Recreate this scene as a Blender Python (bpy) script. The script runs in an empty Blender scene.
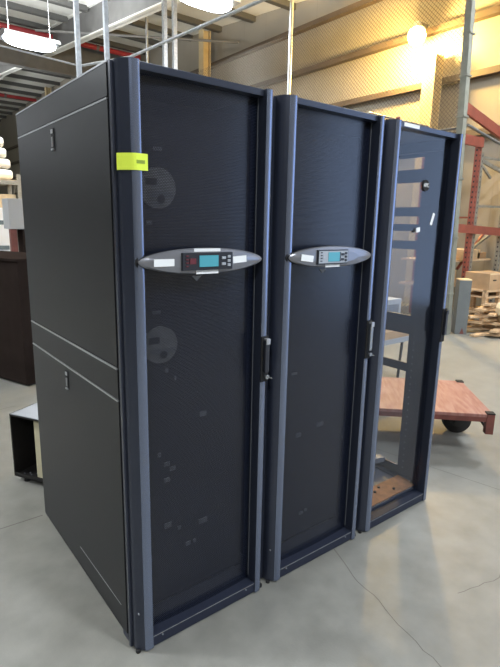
import bpy, bmesh, math, random
from mathutils import Vector, Matrix
random.seed(7)
scn = bpy.context.scene
COL = scn.collection

# ---------------------------------------------------------------- camera
cam_d = bpy.data.cameras.new('camera'); cam = bpy.data.objects.new('camera', cam_d); COL.objects.link(cam)
scn.camera = cam
R_ = Vector((0.78829383, -0.61498228, 0.01973917)); U_ = Vector((0.11526541, 0.1791096, 0.97705355)); F_ = Vector((0.60440609, 0.76793004, -0.21207718))
cam.matrix_world = Matrix(((R_.x, U_.x, -F_.x, -0.6391), (R_.y, U_.y, -F_.y, -1.4727), (R_.z, U_.z, -F_.z, 1.5404), (0, 0, 0, 1)))
cam_d.sensor_fit = 'VERTICAL'; cam_d.sensor_height = 36.0; cam_d.lens = 503.77 / 667 * 36.0
cam_d.clip_start = 0.05; cam_d.clip_end = 300

# ---------------------------------------------------------------- world, lights, exposure
world = bpy.data.worlds.new('daylight'); scn.world = world; world.use_nodes = True
bg = world.node_tree.nodes['Background']; bg.inputs[0].default_value = (0.48, 0.65, 1.0, 1); bg.inputs[1].default_value = 3.0
scn.view_settings.view_transform = 'Standard'; scn.view_settings.look = 'None'
scn.view_settings.gamma = 1; scn.view_settings.exposure = 0.0; scn.view_settings.use_curve_mapping = False
LAMP_W = 260.0        # each high-bay fixture
ORANGE_W = 1150.0      # sodium wall lamp
BAYS = [(3.12, 11.63), (4.99, 7.21), (-3.0, 9.0), (-3.5, 3.0), (1.5, -3.5), (6.0, 0.3), (6.5, -5.0), (3.0, 20.0), (-3.5, -4.0), (-4.0, 22.0), (1.5, 26.5), (-4.0, 34.0)]  # first two seen; the rest are added out of view to light the room

# ---------------------------------------------------------------- materials
def nodes(m): return m.node_tree.nodes, m.node_tree.links
def mat(name, col, rough=0.5, metal=0.0, spec=0.5, var=0.0, vscale=8.0, bump=0.0, bscale=60.0, col2=None, emit=None, estr=0.0, stretch=None):
    m = bpy.data.materials.new(name); m.use_nodes = True
    n, l = nodes(m); b = n['Principled BSDF']
    b.inputs['Base Color'].default_value = (*col, 1); b.inputs['Roughness'].default_value = rough
    b.inputs['Metallic'].default_value = metal; b.inputs['Specular IOR Level'].default_value = spec
    tc = n.new('ShaderNodeTexCoord')
    src = tc.outputs['Object']
    if stretch:
        mp = n.new('ShaderNodeMapping'); mp.inputs['Scale'].default_value = stretch; l.new(src, mp.inputs[0]); src = mp.outputs[0]
    if var > 0 or col2:
        nz = n.new('ShaderNodeTexNoise'); nz.inputs['Scale'].default_value = vscale; nz.inputs['Detail'].default_value = 5
        l.new(src, nz.inputs['Vector'])
        rp = n.new('ShaderNodeValToRGB'); rp.color_ramp.elements[0].position = 0.35; rp.color_ramp.elements[1].position = 0.68
        c2 = col2 or tuple(min(1, c * (1 + var)) for c in col); c1 = col if col2 else tuple(c * (1 - var) for c in col)
        rp.color_ramp.elements[0].color = (*c1, 1); rp.color_ramp.elements[1].color = (*c2, 1)
        l.new(nz.outputs['Fac'], rp.inputs[0]); l.new(rp.outputs[0], b.inputs['Base Color'])
    if bump > 0:
        nb = n.new('ShaderNodeTexNoise'); nb.inputs['Scale'].default_value = bscale; l.new(src, nb.inputs['Vector'])
        bp = n.new('ShaderNodeBump'); bp.inputs['Strength'].default_value = bump; bp.inputs['Distance'].default_value = 0.01
        l.new(nb.outputs['Fac'], bp.inputs['Height']); l.new(bp.outputs[0], b.inputs['Normal'])
    if emit:
        b.inputs['Emission Color'].default_value = (*emit, 1); b.inputs['Emission Strength'].default_value = estr
    return m

def concrete():
    m = mat('concrete', (0.40, 0.39, 0.355), 0.42, spec=0.45)
    n, l = nodes(m); b = n['Principled BSDF']; tc = n['Texture Coordinate']; o = tc.outputs['Object']
    def noise(s, d=6, dist=0.0):
        z = n.new('ShaderNodeTexNoise'); z.inputs['Scale'].default_value = s; z.inputs['Detail'].default_value = d; z.inputs['Distortion'].default_value = dist
        l.new(o, z.inputs['Vector']); return z
    a = noise(0.9, 6, 0.6); c = noise(7, 8); f = noise(120, 3)
    r1 = n.new('ShaderNodeValToRGB'); r1.color_ramp.elements[0].position = 0.3; r1.color_ramp.elements[1].position = 0.7
    r1.color_ramp.elements[0].color = (0.178, 0.176, 0.156, 1); r1.color_ramp.elements[1].color = (0.228, 0.225, 0.204, 1)
    l.new(a.outputs['Fac'], r1.inputs[0])
    mx = n.new('ShaderNodeMix'); mx.data_type = 'RGBA'; mx.blend_type = 'OVERLAY'; mx.inputs[0].default_value = 0.35
    l.new(r1.outputs[0], mx.inputs[6]); l.new(c.outputs['Fac'], mx.inputs[7])
    # cracks: thin lines of a distorted voronoi edge
    w = noise(2.5, 5); vm = n.new('ShaderNodeVectorMath'); vm.operation = 'MULTIPLY_ADD'; vm.inputs[1].default_value = (0.5, 0.5, 0.0)
    l.new(w.outputs['Color'], vm.inputs[0]); l.new(o, vm.inputs[2])
    v = n.new('ShaderNodeTexVoronoi'); v.feature = 'DISTANCE_TO_EDGE'; v.inputs['Scale'].default_value = 0.33; l.new(vm.outputs[0], v.inputs['Vector'])
    lt = n.new('ShaderNodeMath'); lt.operation = 'LESS_THAN'; lt.inputs[1].default_value = 0.0016; l.new(v.outputs['Distance'], lt.inputs[0])
    k = n.new('ShaderNodeMath'); k.operation = 'MULTIPLY'; k.inputs[1].default_value = 0.0; l.new(lt.outputs[0], k.inputs[0])
    mc = n.new('ShaderNodeMix'); mc.data_type = 'RGBA'; mc.inputs[7].default_value = (0.16, 0.15, 0.13, 1)
    l.new(k.outputs[0], mc.inputs[0]); l.new(mx.outputs[2], mc.inputs[6]); l.new(mc.outputs[2], b.inputs['Base Color'])
    rr = n.new('ShaderNodeMapRange'); rr.inputs[3].default_value = 0.33; rr.inputs[4].default_value = 0.6; l.new(c.outputs['Fac'], rr.inputs[0]); l.new(rr.outputs[0], b.inputs['Roughness'])
    bp = n.new('ShaderNodeBump'); bp.inputs['Strength'].default_value = 0.15; bp.inputs['Distance'].default_value = 0.004
    l.new(f.outputs['Fac'], bp.inputs['Height']); l.new(bp.outputs[0], b.inputs['Normal'])
    return m

def perforated(name, col, rough, pitch=0.0055, hole=0.0017):
    """sheet metal with a staggered pattern of round holes, in object x/z"""
    m = bpy.data.materials.new(name); m.use_nodes = True; n, l = nodes(m)
    b = n['Principled BSDF']; b.inputs['Base Color'].default_value = (*col, 1); b.inputs['Roughness'].default_value = rough
    b.inputs['Specular IOR Level'].default_value = 0.85
    out = n['Material Output']; tc = n.new('ShaderNodeTexCoord'); sp = n.new('ShaderNodeSeparateXYZ'); l.new(tc.outputs['Object'], sp.inputs[0])
    def M(op, a, bb=None):
        q = n.new('ShaderNodeMath'); q.operation = op
        for i, s in enumerate((a, bb)):
            if s is None: continue
            if isinstance(s, (int, float)): q.inputs[i].default_value = s
            else: l.new(s, q.inputs[i])
        return q.outputs[0]
    def lattice(off):
        u = M('ABSOLUTE', M('SUBTRACT', M('FRACT', M('ADD', M('DIVIDE', sp.outputs['X'], pitch), off)), 0.5))
        v = M('ABSOLUTE', M('SUBTRACT', M('FRACT', M('ADD', M('DIVIDE', sp.outputs['Z'], pitch * 1.732), off)), 0.5))
        v = M('MULTIPLY', v, 1.732)
        return M('SQRT', M('ADD', M('MULTIPLY', u, u), M('MULTIPLY', v, v)))
    d = M('MINIMUM', lattice(0.0), lattice(0.5))
    h = M('LESS_THAN', d, hole / pitch)
    tr = n.new('ShaderNodeBsdfTransparent'); mx = n.new('ShaderNodeMixShader')
    l.new(h, mx.inputs[0]); l.new(b.outputs[0], mx.inputs[1]); l.new(tr.outputs[0], mx.inputs[2]); l.new(mx.outputs[0], out.inputs['Surface'])
    return m

def tinted_glass():
    m = bpy.data.materials.new('smoked_glass'); m.use_nodes = True; n, l = nodes(m)
    n.remove(n['Principled BSDF']); out = n['Material Output']
    tr = n.new('ShaderNodeBsdfTransparent'); tr.inputs[0].default_value = (0.86, 0.88, 0.91, 1)
    gl = n.new('ShaderNodeBsdfGlossy'); gl.inputs['Roughness'].default_value = 0.12
    fr = n.new('ShaderNodeFresnel'); fr.inputs[0].default_value = 1.5
    ge = n.new('ShaderNodeNewGeometry'); iv = n.new('ShaderNodeMath'); iv.operation = 'SUBTRACT'; iv.inputs[0].default_value = 1.0; l.new(ge.outputs['Backfacing'], iv.inputs[1])
    mu = n.new('ShaderNodeMath'); mu.operation = 'MULTIPLY'; l.new(fr.outputs[0], mu.inputs[0]); l.new(iv.outputs[0], mu.inputs[1])
    mx = n.new('ShaderNodeMixShader'); l.new(mu.outputs[0], mx.inputs[0]); l.new(tr.outputs[0], mx.inputs[1]); l.new(gl.outputs[0], mx.inputs[2])
    l.new(mx.outputs[0], out.inputs['Surface'])
    return m

def corrugated_wall():
    m = mat('wall_panel', (0.28, 0.255, 0.205), 0.6, var=0.06, vscale=0.8)
    n, l = nodes(m); b = n['Principled BSDF']; tc = n['Texture Coordinate']; sp = n.new('ShaderNodeSeparateXYZ'); l.new(tc.outputs['Object'], sp.inputs[0])
    def M(op, a, bb=None):
        q = n.new('ShaderNodeMath'); q.operation = op
        for i, s in enumerate((a, bb)):
            if s is None: continue
            if isinstance(s, (int, float)): q.inputs[i].default_value = s
            else: l.new(s, q.inputs[i])
        return q.outputs[0]
    s = M('LESS_THAN', M('ABSOLUTE', M('SUBTRACT', M('FRACT', M('DIVIDE', sp.outputs['Y'], 0.95)), 0.5)), 0.012)
    base = b.inputs['Base Color'].links[0].from_socket
    mx = n.new('ShaderNodeMix'); mx.data_type = 'RGBA'; mx.inputs[7].default_value = (0.25, 0.22, 0.18, 1)
    l.new(M('MULTIPLY', s, 0.7), mx.inputs[0]); l.new(base, mx.inputs[6]); l.new(mx.outputs[2], b.inputs['Base Color'])
    return m

M_ = dict(
    floor=concrete(), wall=corrugated_wall(),
    roof=mat('white_roof_deck', (0.78, 0.78, 0.73), 0.7, var=0.06, vscale=0.7),
    steel_dark=mat('grey_painted_steel', (0.13, 0.13, 0.125), 0.6, var=0.1, vscale=3),
    girt=mat('brown_girt', (0.085, 0.062, 0.042), 0.6, var=0.1, vscale=3),
    column=mat('cream_column', (0.55, 0.44, 0.25), 0.55, var=0.05),
    red_pipe=mat('red_sprinkler_pipe', (0.34, 0.03, 0.035), 0.45),
    galv=mat('galvanised_steel', (0.50, 0.53, 0.56), 0.38, metal=0.7, var=0.12, vscale=30),
    green_post=mat('greyish_green_post', (0.24, 0.25, 0.215), 0.5, metal=0.2, var=0.1, vscale=10),
    wire=mat('chain_link_wire', (0.09, 0.08, 0.065), 0.6, metal=0.2),
    black=mat('black_powdercoat', (0.012, 0.015, 0.024), 0.36, spec=0.6, bump=0.03, bscale=500),
    trim=mat('blue_grey_ridge_highlight', (0.20, 0.235, 0.33), 0.25, metal=0.8),  # lighter than the door frame, so the colour carries the ridge highlight
    ridge=mat('blue_black_door_frame', (0.034, 0.041, 0.064), 0.28, metal=0.45, spec=0.8, bump=0.02, bscale=400),
    side=mat('charcoal_side_panel', (0.018, 0.019, 0.021), 0.42, spec=0.22, var=0.05, vscale=2, bump=0.02, bscale=400),
    edge=mat('bright_metal_and_edge_highlight', (0.45, 0.46, 0.48), 0.35, metal=0.6),  # bright metal bits, and pale strips for highlights on side panel edges
    sill=mat('dark_navy_sill', (0.014, 0.018, 0.034), 0.6, spec=0.35),
    purlin=mat('grey_purlin', (0.085, 0.085, 0.08), 0.6),
    crack=mat('crack_dark_concrete', (0.12, 0.113, 0.10), 0.9),
    gap=mat('rubber_black', (0.008, 0.008, 0.009), 0.8),
    perf=perforated('perforated_black_sheet', (0.0048, 0.0075, 0.019), 0.27),
    glass=tinted_glass(),
    inner=mat('rack_interior_blue_black', (0.045, 0.052, 0.075), 0.5),
    equip=mat('equipment_black', (0.006, 0.009, 0.018), 0.5, var=0.2, vscale=20),
    disc=mat('grey_fan_disc', (0.20, 0.205, 0.21), 0.45, var=0.2, vscale=30),
    tagpale=mat('small_pale_label', (0.15, 0.16, 0.18), 0.5),
    silver=mat('silver_grey_bezel', (0.22, 0.225, 0.25), 0.28, metal=0.55),
    white=mat('white_paper_sticker', (0.80, 0.82, 0.83), 0.6),
    lcd=mat('cyan_lcd', (0.02, 0.12, 0.16), 0.25, emit=(0.10, 0.42, 0.52), estr=0.55),
    module=mat('display_module_black', (0.02, 0.022, 0.03), 0.3),
    redled=mat('dim_red_led', (0.12, 0.02, 0.03), 0.4),
    key=mat('grey_keys', (0.35, 0.38, 0.42), 0.4),
    chrome=mat('satin_chrome', (0.34, 0.36, 0.39), 0.25, metal=0.9),
    yellow=mat('lime_yellow_tag', (0.72, 0.88, 0.07), 0.55, emit=None),
    ink=mat('faded_green_ink', (0.22, 0.32, 0.05), 0.6),
    brown=mat('orange_brown_cardboard', (0.27, 0.115, 0.045), 0.7, var=0.25, vscale=25),
    umber=mat('dark_brown_laminate', (0.024, 0.018, 0.016), 0.9, spec=0.0, var=0.1),
    crate=mat('black_steel_box', (0.012, 0.011, 0.011), 0.5),
    crate_top=mat('pale_grey_steel', (0.19, 0.205, 0.23), 0.4, metal=0.3),
    cream=mat('cream_board', (0.60, 0.55, 0.38), 0.6, var=0.06),
    offwhite=mat('white_panel', (0.80, 0.82, 0.84), 0.5),
    greybox=mat('pale_grey_box', (0.36, 0.37, 0.38), 0.6),
    slate=mat('slate_stripe', (0.12, 0.16, 0.18), 0.5),
    rust=mat('red_brown_paint', (0.15, 0.045, 0.035), 0.55, var=0.2, vscale=12),
    orange=mat('orange_red_rack_paint', (0.24, 0.062, 0.042), 0.5, var=0.12, vscale=8),
    uprt=mat('grey_green_upright', (0.20, 0.19, 0.16), 0.55, var=0.15, vscale=14),
    deck=mat('worn_red_wood_deck', (0.24, 0.092, 0.075), 0.5, col2=(0.33, 0.18, 0.155), vscale=6, stretch=(1, 6, 1)),
    tyre=mat('black_rubber_tyre', (0.015, 0.014, 0.014), 0.75),
    card=mat('cardboard', (0.42, 0.28, 0.16), 0.8, var=0.12, vscale=6),
    cardlight=mat('light_cardboard', (0.62, 0.48, 0.30), 0.8, var=0.1),
    wood=mat('rough_pale_lumber', (0.46, 0.30, 0.17), 0.75, col2=(0.62, 0.46, 0.29), vscale=9, stretch=(1, 8, 8)),
    greymetal=mat('grey_cabinet_paint', (0.13, 0.145, 0.15), 0.55, var=0.05),
    bag=mat('white_plastic_sack', (0.72, 0.68, 0.60), 0.5, var=0.1, vscale=8, bump=0.4, bscale=14),
    cloth=mat('cream_cloth', (0.72, 0.68, 0.55), 0.85, bump=0.3, bscale=20),
    lamp=mat('high_bay_diffuser', (0.9, 0.9, 0.9), 0.5, emit=(0.86, 0.93, 1.0), estr=16.0),
    sodium=mat('sodium_bulb', (1, 0.7, 0.3), 0.5, emit=(1.0, 0.60, 0.16), estr=45.0),
    pale_rail=mat('pale_rack_rail', (0.48, 0.53, 0.62), 0.4, metal=0.3),
)

# ---------------------------------------------------------------- mesh helpers
class MB:
    def __init__(s): s.bm = bmesh.new(); s.mats = []
    def mi(s, m):
        if m not in s.mats: s.mats.append(m)
        return s.mats.index(m)
    def box(s, a, b, m='black', rot=None, bevel=0.0):
        bm2 = bmesh.new(); bmesh.ops.create_cube(bm2, size=1)
        c = [(a[i] + b[i]) / 2 for i in range(3)]; d = [abs(b[i] - a[i]) for i in range(3)]
        for v in bm2.verts: v.co = Vector((v.co.x * d[0], v.co.y * d[1], v.co.z * d[2]))
        if bevel > 0: bmesh.ops.bevel(bm2, geom=bm2.edges[:], offset=bevel, segments=2, affect='EDGES', profile=0.7)
        for v in bm2.verts:
            if rot: v.co = rot @ v.co
            v.co += Vector(c)
        s._take(bm2, m)
    def _take(s, bm2, m, smooth=False):
        i = s.mi(M_[m]); vs = {v: s.bm.verts.new(v.co) for v in bm2.verts}
        for f in bm2.faces:
            nf = s.bm.faces.new([vs[v] for v in f.verts]); nf.material_index = i; nf.smooth = smooth
        bm2.free()
    def cyl(s, p, q, r, m='black', r2=None, seg=16):
        p, q = Vector(p), Vector(q); d = q - p
        bm2 = bmesh.new(); bmesh.ops.create_cone(bm2, cap_ends=True, segments=seg, radius1=r, radius2=r if r2 is None else r2, depth=d.length)
        qt = d.to_track_quat('Z', 'Y')
        for v in bm2.verts: v.co = qt @ v.co + (p + q) / 2
        s._take(bm2, m, seg > 8)
    def bar(s, p, q, w, t, m='black', up=(0, 0, 1)):
        """rectangular bar from p to q, w wide across, t thick along `up`"""
        p, q = Vector(p), Vector(q); d = (q - p).normalized(); u = Vector(up)
        sd = d.cross(u).normalized(); u = sd.cross(d).normalized()
        bm2 = bmesh.new(); vs = []
        for e in (p, q):
            for a, b in ((-1, -1), (1, -1), (1, 1), (-1, 1)): vs.append(bm2.verts.new(e + sd * a * w / 2 + u * b * t / 2))
        for f in ((0, 1, 2, 3), (7, 6, 5, 4), (0, 4, 5, 1), (1, 5, 6, 2), (2, 6, 7, 3), (3, 7, 4, 0)): bm2.faces.new([vs[k] for k in f])
        bmesh.ops.recalc_face_normals(bm2, faces=bm2.faces); s._take(bm2, m)
    def prism(s, pts, axis, lo, hi, m='black', smooth=False):
        """extrude a 2-D outline along an axis; pts in the two other axes, in order"""
        def P(a, b, c): return {'x': (c, a, b), 'y': (a, c, b), 'z': (a, b, c)}[axis]
        bm2 = bmesh.new(); A = [bm2.verts.new(P(a, b, lo)) for a, b in pts]; B = [bm2.verts.new(P(a, b, hi)) for a, b in pts]
        n = len(pts); bm2.faces.new(A); bm2.faces.new(B[::-1])
        for i in range(n): bm2.faces.new([A[i], B[i], B[(i + 1) % n], A[(i + 1) % n]])
        bmesh.ops.recalc_face_normals(bm2, faces=bm2.faces); s._take(bm2, m, smooth)
    def tri(s, pts, m):
        f = s.bm.faces.new([s.bm.verts.new(p) for p in pts]); f.material_index = s.mi(M_[m]); return f
    def build(s, name, parent=None, loc=None, rz=0.0):
        s.bm.normal_update()
        for e in s.bm.edges:
            if len(e.link_faces) == 2 and e.calc_face_angle(0) > math.radians(35): e.smooth = False
        me = bpy.data.meshes.new(name); s.bm.to_mesh(me); s.bm.free()
        for m in s.mats: me.materials.append(m)
        o = bpy.data.objects.new(name, me); COL.objects.link(o)
        if loc is not None: o.location = loc
        o.rotation_euler.z = rz
        if parent: o.parent = parent
        return o
def tag(o, label=None, cat=None, group=None, kind=None):
    for k, v in (('label', label), ('category', cat), ('group', group), ('kind', kind)):
        if v: o[k] = v
    return o
def empty(name, loc, label, cat, group=None, rz=0.0):
    o = bpy.data.objects.new(name, None); COL.objects.link(o); o.location = loc; o.rotation_euler.z = rz
    o.empty_display_size = 0.1
    return tag(o, label, cat, group)
def struct(mb, name, parent=None):
    o = mb.build(name, parent)
    if not parent: o['kind'] = 'structure'
    return o
def copy_tree(o, parent=None):
    c = o.copy(); COL.objects.link(c); c.parent = parent
    for ch in list(o.children): copy_tree(ch, c)
    return c
def text_mesh(body, size, depth, m):
    cu = bpy.data.curves.new('lettering', 'FONT'); cu.body = body; cu.size = size; cu.extrude = depth; cu.align_x = 'CENTER'; cu.align_y = 'CENTER'
    o = bpy.data.objects.new('lettering', cu); COL.objects.link(o)
    dg = bpy.context.evaluated_depsgraph_get(); me = bpy.data.meshes.new_from_object(o.evaluated_get(dg))
    bpy.data.objects.remove(o); me.materials.clear(); me.materials.append(M_[m]); return me

# ---------------------------------------------------------------- the setting
WX = 8.7; Y0, Y1 = -9.0, 44.0; XL = -16.0
YK = 24.0
RZ = lambda y: 6.0 + 0.1 * min(y, YK)      # roof rises to y = 24, then runs level
b = MB(); b.box((XL, Y0, -0.2), (WX, Y1, 0), 'floor'); fl = struct(b, 'floor')
def crack(pts, w, jag, m='crack'):
    q = []
    for i in range(len(pts) - 1):
        p0, p1 = Vector(pts[i]), Vector(pts[i + 1]); n = max(1, int((p1 - p0).length / 0.04)) if jag else 1
        for k in range(n):
            c = p0.lerp(p1, k / n); q.append((c.x + random.uniform(-jag, jag), c.y + random.uniform(-jag, jag)))
    q.append(pts[-1]); bb = MB()
    for i in range(len(q) - 1):
        d = (Vector(q[i + 1]) - Vector(q[i])).normalized(); s = Vector((-d.y, d.x)) * w / 2
        a, c = Vector(q[i]) - d * w * .3, Vector(q[i + 1]) + d * w * .3
        bb.tri([(a.x - s.x, a.y - s.y, 0.0006), (c.x - s.x, c.y - s.y, 0.0006), (c.x + s.x, c.y + s.y, 0.0006), (a.x + s.x, a.y + s.y, 0.0006)], m)
    bb.build('floor_crack', fl)
crack([(1.10, 0.10), (1.037, -0.074), (0.96, -0.25), (0.93, -0.419), (0.89, -0.55), (0.86, -0.72), (0.75, -1.2)], 0.0035, 0.008)
crack([(2.10, 0.75), (2.199, 0.226), (2.284, -0.233), (2.5, -1.5)], 0.004, 0.0)
crack([(-9.0, 1.02), (-0.0, 1.10)], 0.006, 0.0); crack([(-3.0, 2.9), (-0.9, 2.75), (0.3, 2.9)], 0.004, 0.01)
crack([(1.25, -0.55), (1.5, -0.62), (1.75, -0.55)], 0.003, 0.008)
b = MB(); b.prism([(Y0, RZ(Y0)), (YK, RZ(YK)), (Y1, RZ(Y1)), (Y1, RZ(Y1) + 0.15), (YK, RZ(YK) + 0.15), (Y0, RZ(Y0) + 0.15)], 'x', XL, WX, 'roof'); ceiling = struct(b, 'ceiling')
k = 0
y = 0.9
while y < Y1:
    b = MB(); z = RZ(y); b.box((XL, y - 0.08, z - 0.15), (5.3, y + 0.08, z + 0.0), 'purlin'); b.box((5.5, y - 0.08, z - 0.15), (WX, y + 0.08, z), 'purlin')
    struct(b, 'purlin', ceiling); y += 1.6
b = MB(); b.prism([(Y0, RZ(Y0) - 0.75), (YK, RZ(YK) - 0.75), (Y1, RZ(Y1) - 0.75), (Y1, RZ(Y1)), (YK, RZ(YK)), (Y0, RZ(Y0))], 'x', 5.37, 5.43, 'steel_dark')
for dz in (0.75, 0.03): b.prism([(Y0, RZ(Y0) - dz), (YK, RZ(YK) - dz), (Y1, RZ(Y1) - dz), (Y1, RZ(Y1) - dz + 0.03), (YK, RZ(YK) - dz + 0.03), (Y0, RZ(Y0) - dz + 0.03)], 'x', 5.28, 5.52, 'roof')
struct(b, 'rafter', ceiling)
b = MB(); b.box((XL, 18.0, 6.65), (WX, 18.12, 7.78), 'steel_dark'); b.box((XL, 17.9, 6.6), (WX, 18.22, 6.65), 'steel_dark'); struct(b, 'trim_1')
b = MB(); OA, OB, OZ = -8.6, -2.9, 4.6     # open dock door in the right wall, behind the camera
b.prism([(OB, 0), (Y1, 0), (Y1, RZ(Y1)), (YK, RZ(YK)), (OB, RZ(OB))], 'x', WX, WX + 0.2, 'wall'); b.prism([(Y0, 0), (OA, 0), (OA, RZ(OA)), (Y0, RZ(Y0))], 'x', WX, WX + 0.2, 'wall')
b.prism([(OA, OZ), (OB, OZ), (OB, RZ(OB)), (OA, RZ(OA))], 'x', WX, WX + 0.2, 'wall'); wr = struct(b, 'wall_right')
b = MB(); b.box((XL, Y0 - 0.2, 0), (WX, Y0, RZ(Y0)), 'wall'); struct(b, 'wall_front')
for z in (3.25, 4.26, 5.22, 6.2):
    b = MB(); y1 = Y1 if z < 6 else Y1
    b.box((WX - 0.14, max(-2.85, (z - 6) * 10 + 2), z - 0.05), (WX, Y1, z + 0.05), 'girt'); b.box((WX - 0.16, max(-2.85, (z - 6) * 10 + 2), z - 0.055), (WX - 0.14, Y1, z + 0.055), 'girt'); struct(b, 'girt', wr)
for y in (-2.4, 4.6, 12.5, 20.0, 27.5):
    b = MB(); top = 4.75 if abs(y - 4.6) < .1 else RZ(y) - 0.1
    b.box((WX - 0.42, y - 0.13, 0), (WX - 0.40, y + 0.13, top), 'column'); b.box((WX - 0.40, y - 0.01, 0), (WX - 0.16, y + 0.01, top), 'column'); b.box((WX - 0.18, y - 0.13, 0), (WX - 0.16, y + 0.13, top), 'column')
    struct(b, 'column', wr)
b = MB(); b.box((XL, Y1, 0), (WX, Y1 + 0.2, RZ(Y1)), 'wall'); struct(b, 'wall_back')
b = MB(); b.prism([(Y0, 0), (Y1, 0), (Y1, RZ(Y1)), (YK, RZ(YK)), (Y0, RZ(Y0))], 'x', XL - 0.2, XL, 'wall'); struct(b, 'wall_left')

def pipe(y, z, label):
    t = empty('sprinkler_pipe', (0, y, z), label, 'pipe', 'red sprinkler pipes')
    b = MB(); b.cyl((XL + 0.1, 0, 0), (WX - 0.2, 0, 0), 0.085, 'red_pipe'); b.build('pipe_run', t)
    for x in (-2.0, 2.2, 6.9):
        b = MB(); b.cyl((x, 0, 0.05), (x, 0, RZ(y) - z - 0.2), 0.03, 'steel_dark', seg=8); b.cyl((x - 0.05, 0, 0), (x + 0.05, 0, 0), 0.1, 'steel_dark'); b.build('hanger', t)
pipe(17.0, 7.42, 'red sprinkler main under the white roof, nearer one, in front of the grey girder')
pipe(30.0, 8.1, 'red sprinkler pipe deep under the roof, farther one, seen over the side panel')
# thin brace rod crossing the purlins
b = MB(); b.cyl((4.2, 14.8, 6.8), (8.2, 10.5, 6.3), 0.035, 'steel_dark', seg=8); tag(b.build('brace_rod'), 'thin dark brace rod crossing under the purlins above the first cabinet', 'rod')

# ---------------------------------------------------------------- high-bay lamps
def high_bay(x, y, label, rz=0.0, z=5.5):
    t = empty('high_bay_light', (x, y, z), label, 'ceiling light', 'high bay lights', rz)
    b = MB(); b.prism([(-0.30, 0.0), (0.30, 0.0), (0.24, 0.09), (0.1, 0.14), (-0.1, 0.14), (-0.24, 0.09)], 'x', -0.6, 0.6, 'galv'); b.build('housing', t)
    b = MB(); bm2 = bmesh.new(); bmesh.ops.create_uvsphere(bm2, u_segments=24, v_segments=12, radius=1)
    for v in bm2.verts:
        sx = math.copysign(abs(v.co.x) ** 0.6, v.co.x); v.co = Vector((sx * 0.57, v.co.y * 0.27, v.co.z * 0.13 - 0.01))
    b._take(bm2, 'lamp', True); b.build('diffuser', t)
    for sx in (-0.45, 0.45):
        b = MB(); b.cyl((sx, 0, 0.1), (sx, 0, RZ(y) - z), 0.008, 'galv', seg=6); b.build('hanging_wire', t)
    ld = bpy.data.lights.new('high_bay_lamp', 'AREA'); ld.shape = 'RECTANGLE'; ld.size = 1.1; ld.size_y = 0.5; ld.energy = LAMP_W; ld.color = (0.90, 0.95, 1.0)
    lo = bpy.data.objects.new('high_bay_lamp', ld); COL.objects.link(lo); lo.location = (0, 0, -0.16); lo.parent = t
    ud = bpy.data.lights.new('roof_fill_light', 'AREA'); ud.shape = 'RECTANGLE'; ud.size = 1.0; ud.size_y = 0.2; ud.energy = LAMP_W * 1.35; ud.color = (0.95, 0.97, 1.0)  # added upward fill above the housing, brightens the roof deck
    uo = bpy.data.objects.new('roof_fill_light', ud); COL.objects.link(uo); uo.location = (0, 0, 0.16); uo.rotation_euler = (math.pi, 0, 0); uo.parent = t
names = ['glowing white high bay light hanging at top left of the photo', 'glowing white high bay light cut by the top edge above the first cabinet']
for i, (x, y) in enumerate(BAYS):
    high_bay(x, y, names[i] if i < 2 else 'added high bay light hanging out of view to light the room', 0.0, 5.5 if i != 1 else 5.55)
t = empty('sodium_lamp', (WX - 0.45, 4.91, 5.08), 'orange glowing wall lamp above the cream column', 'wall lamp')
b = MB(); b.cyl((0, 0, 0.08), (0, 0, 0.24), 0.12, 'galv', 0.06); b.bar((0, 0, 0.22), (0.3, 0, 0.22), 0.06, 0.06, 'steel_dark'); b.build('lamp_housing', t)
b = MB(); bm2 = bmesh.new(); bmesh.ops.create_uvsphere(bm2, u_segments=20, v_segments=12, radius=0.17); b._take(bm2, 'sodium', True); b.build('bulb', t)
ld = bpy.data.lights.new('sodium_glow', 'POINT'); ld.energy = ORANGE_W; ld.color = (1.0, 0.64, 0.19); ld.shadow_soft_size = 0.12
lo = bpy.data.objects.new('sodium_glow', ld); COL.objects.link(lo); lo.location = (-0.22, 0, -0.22); lo.parent = t

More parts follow.
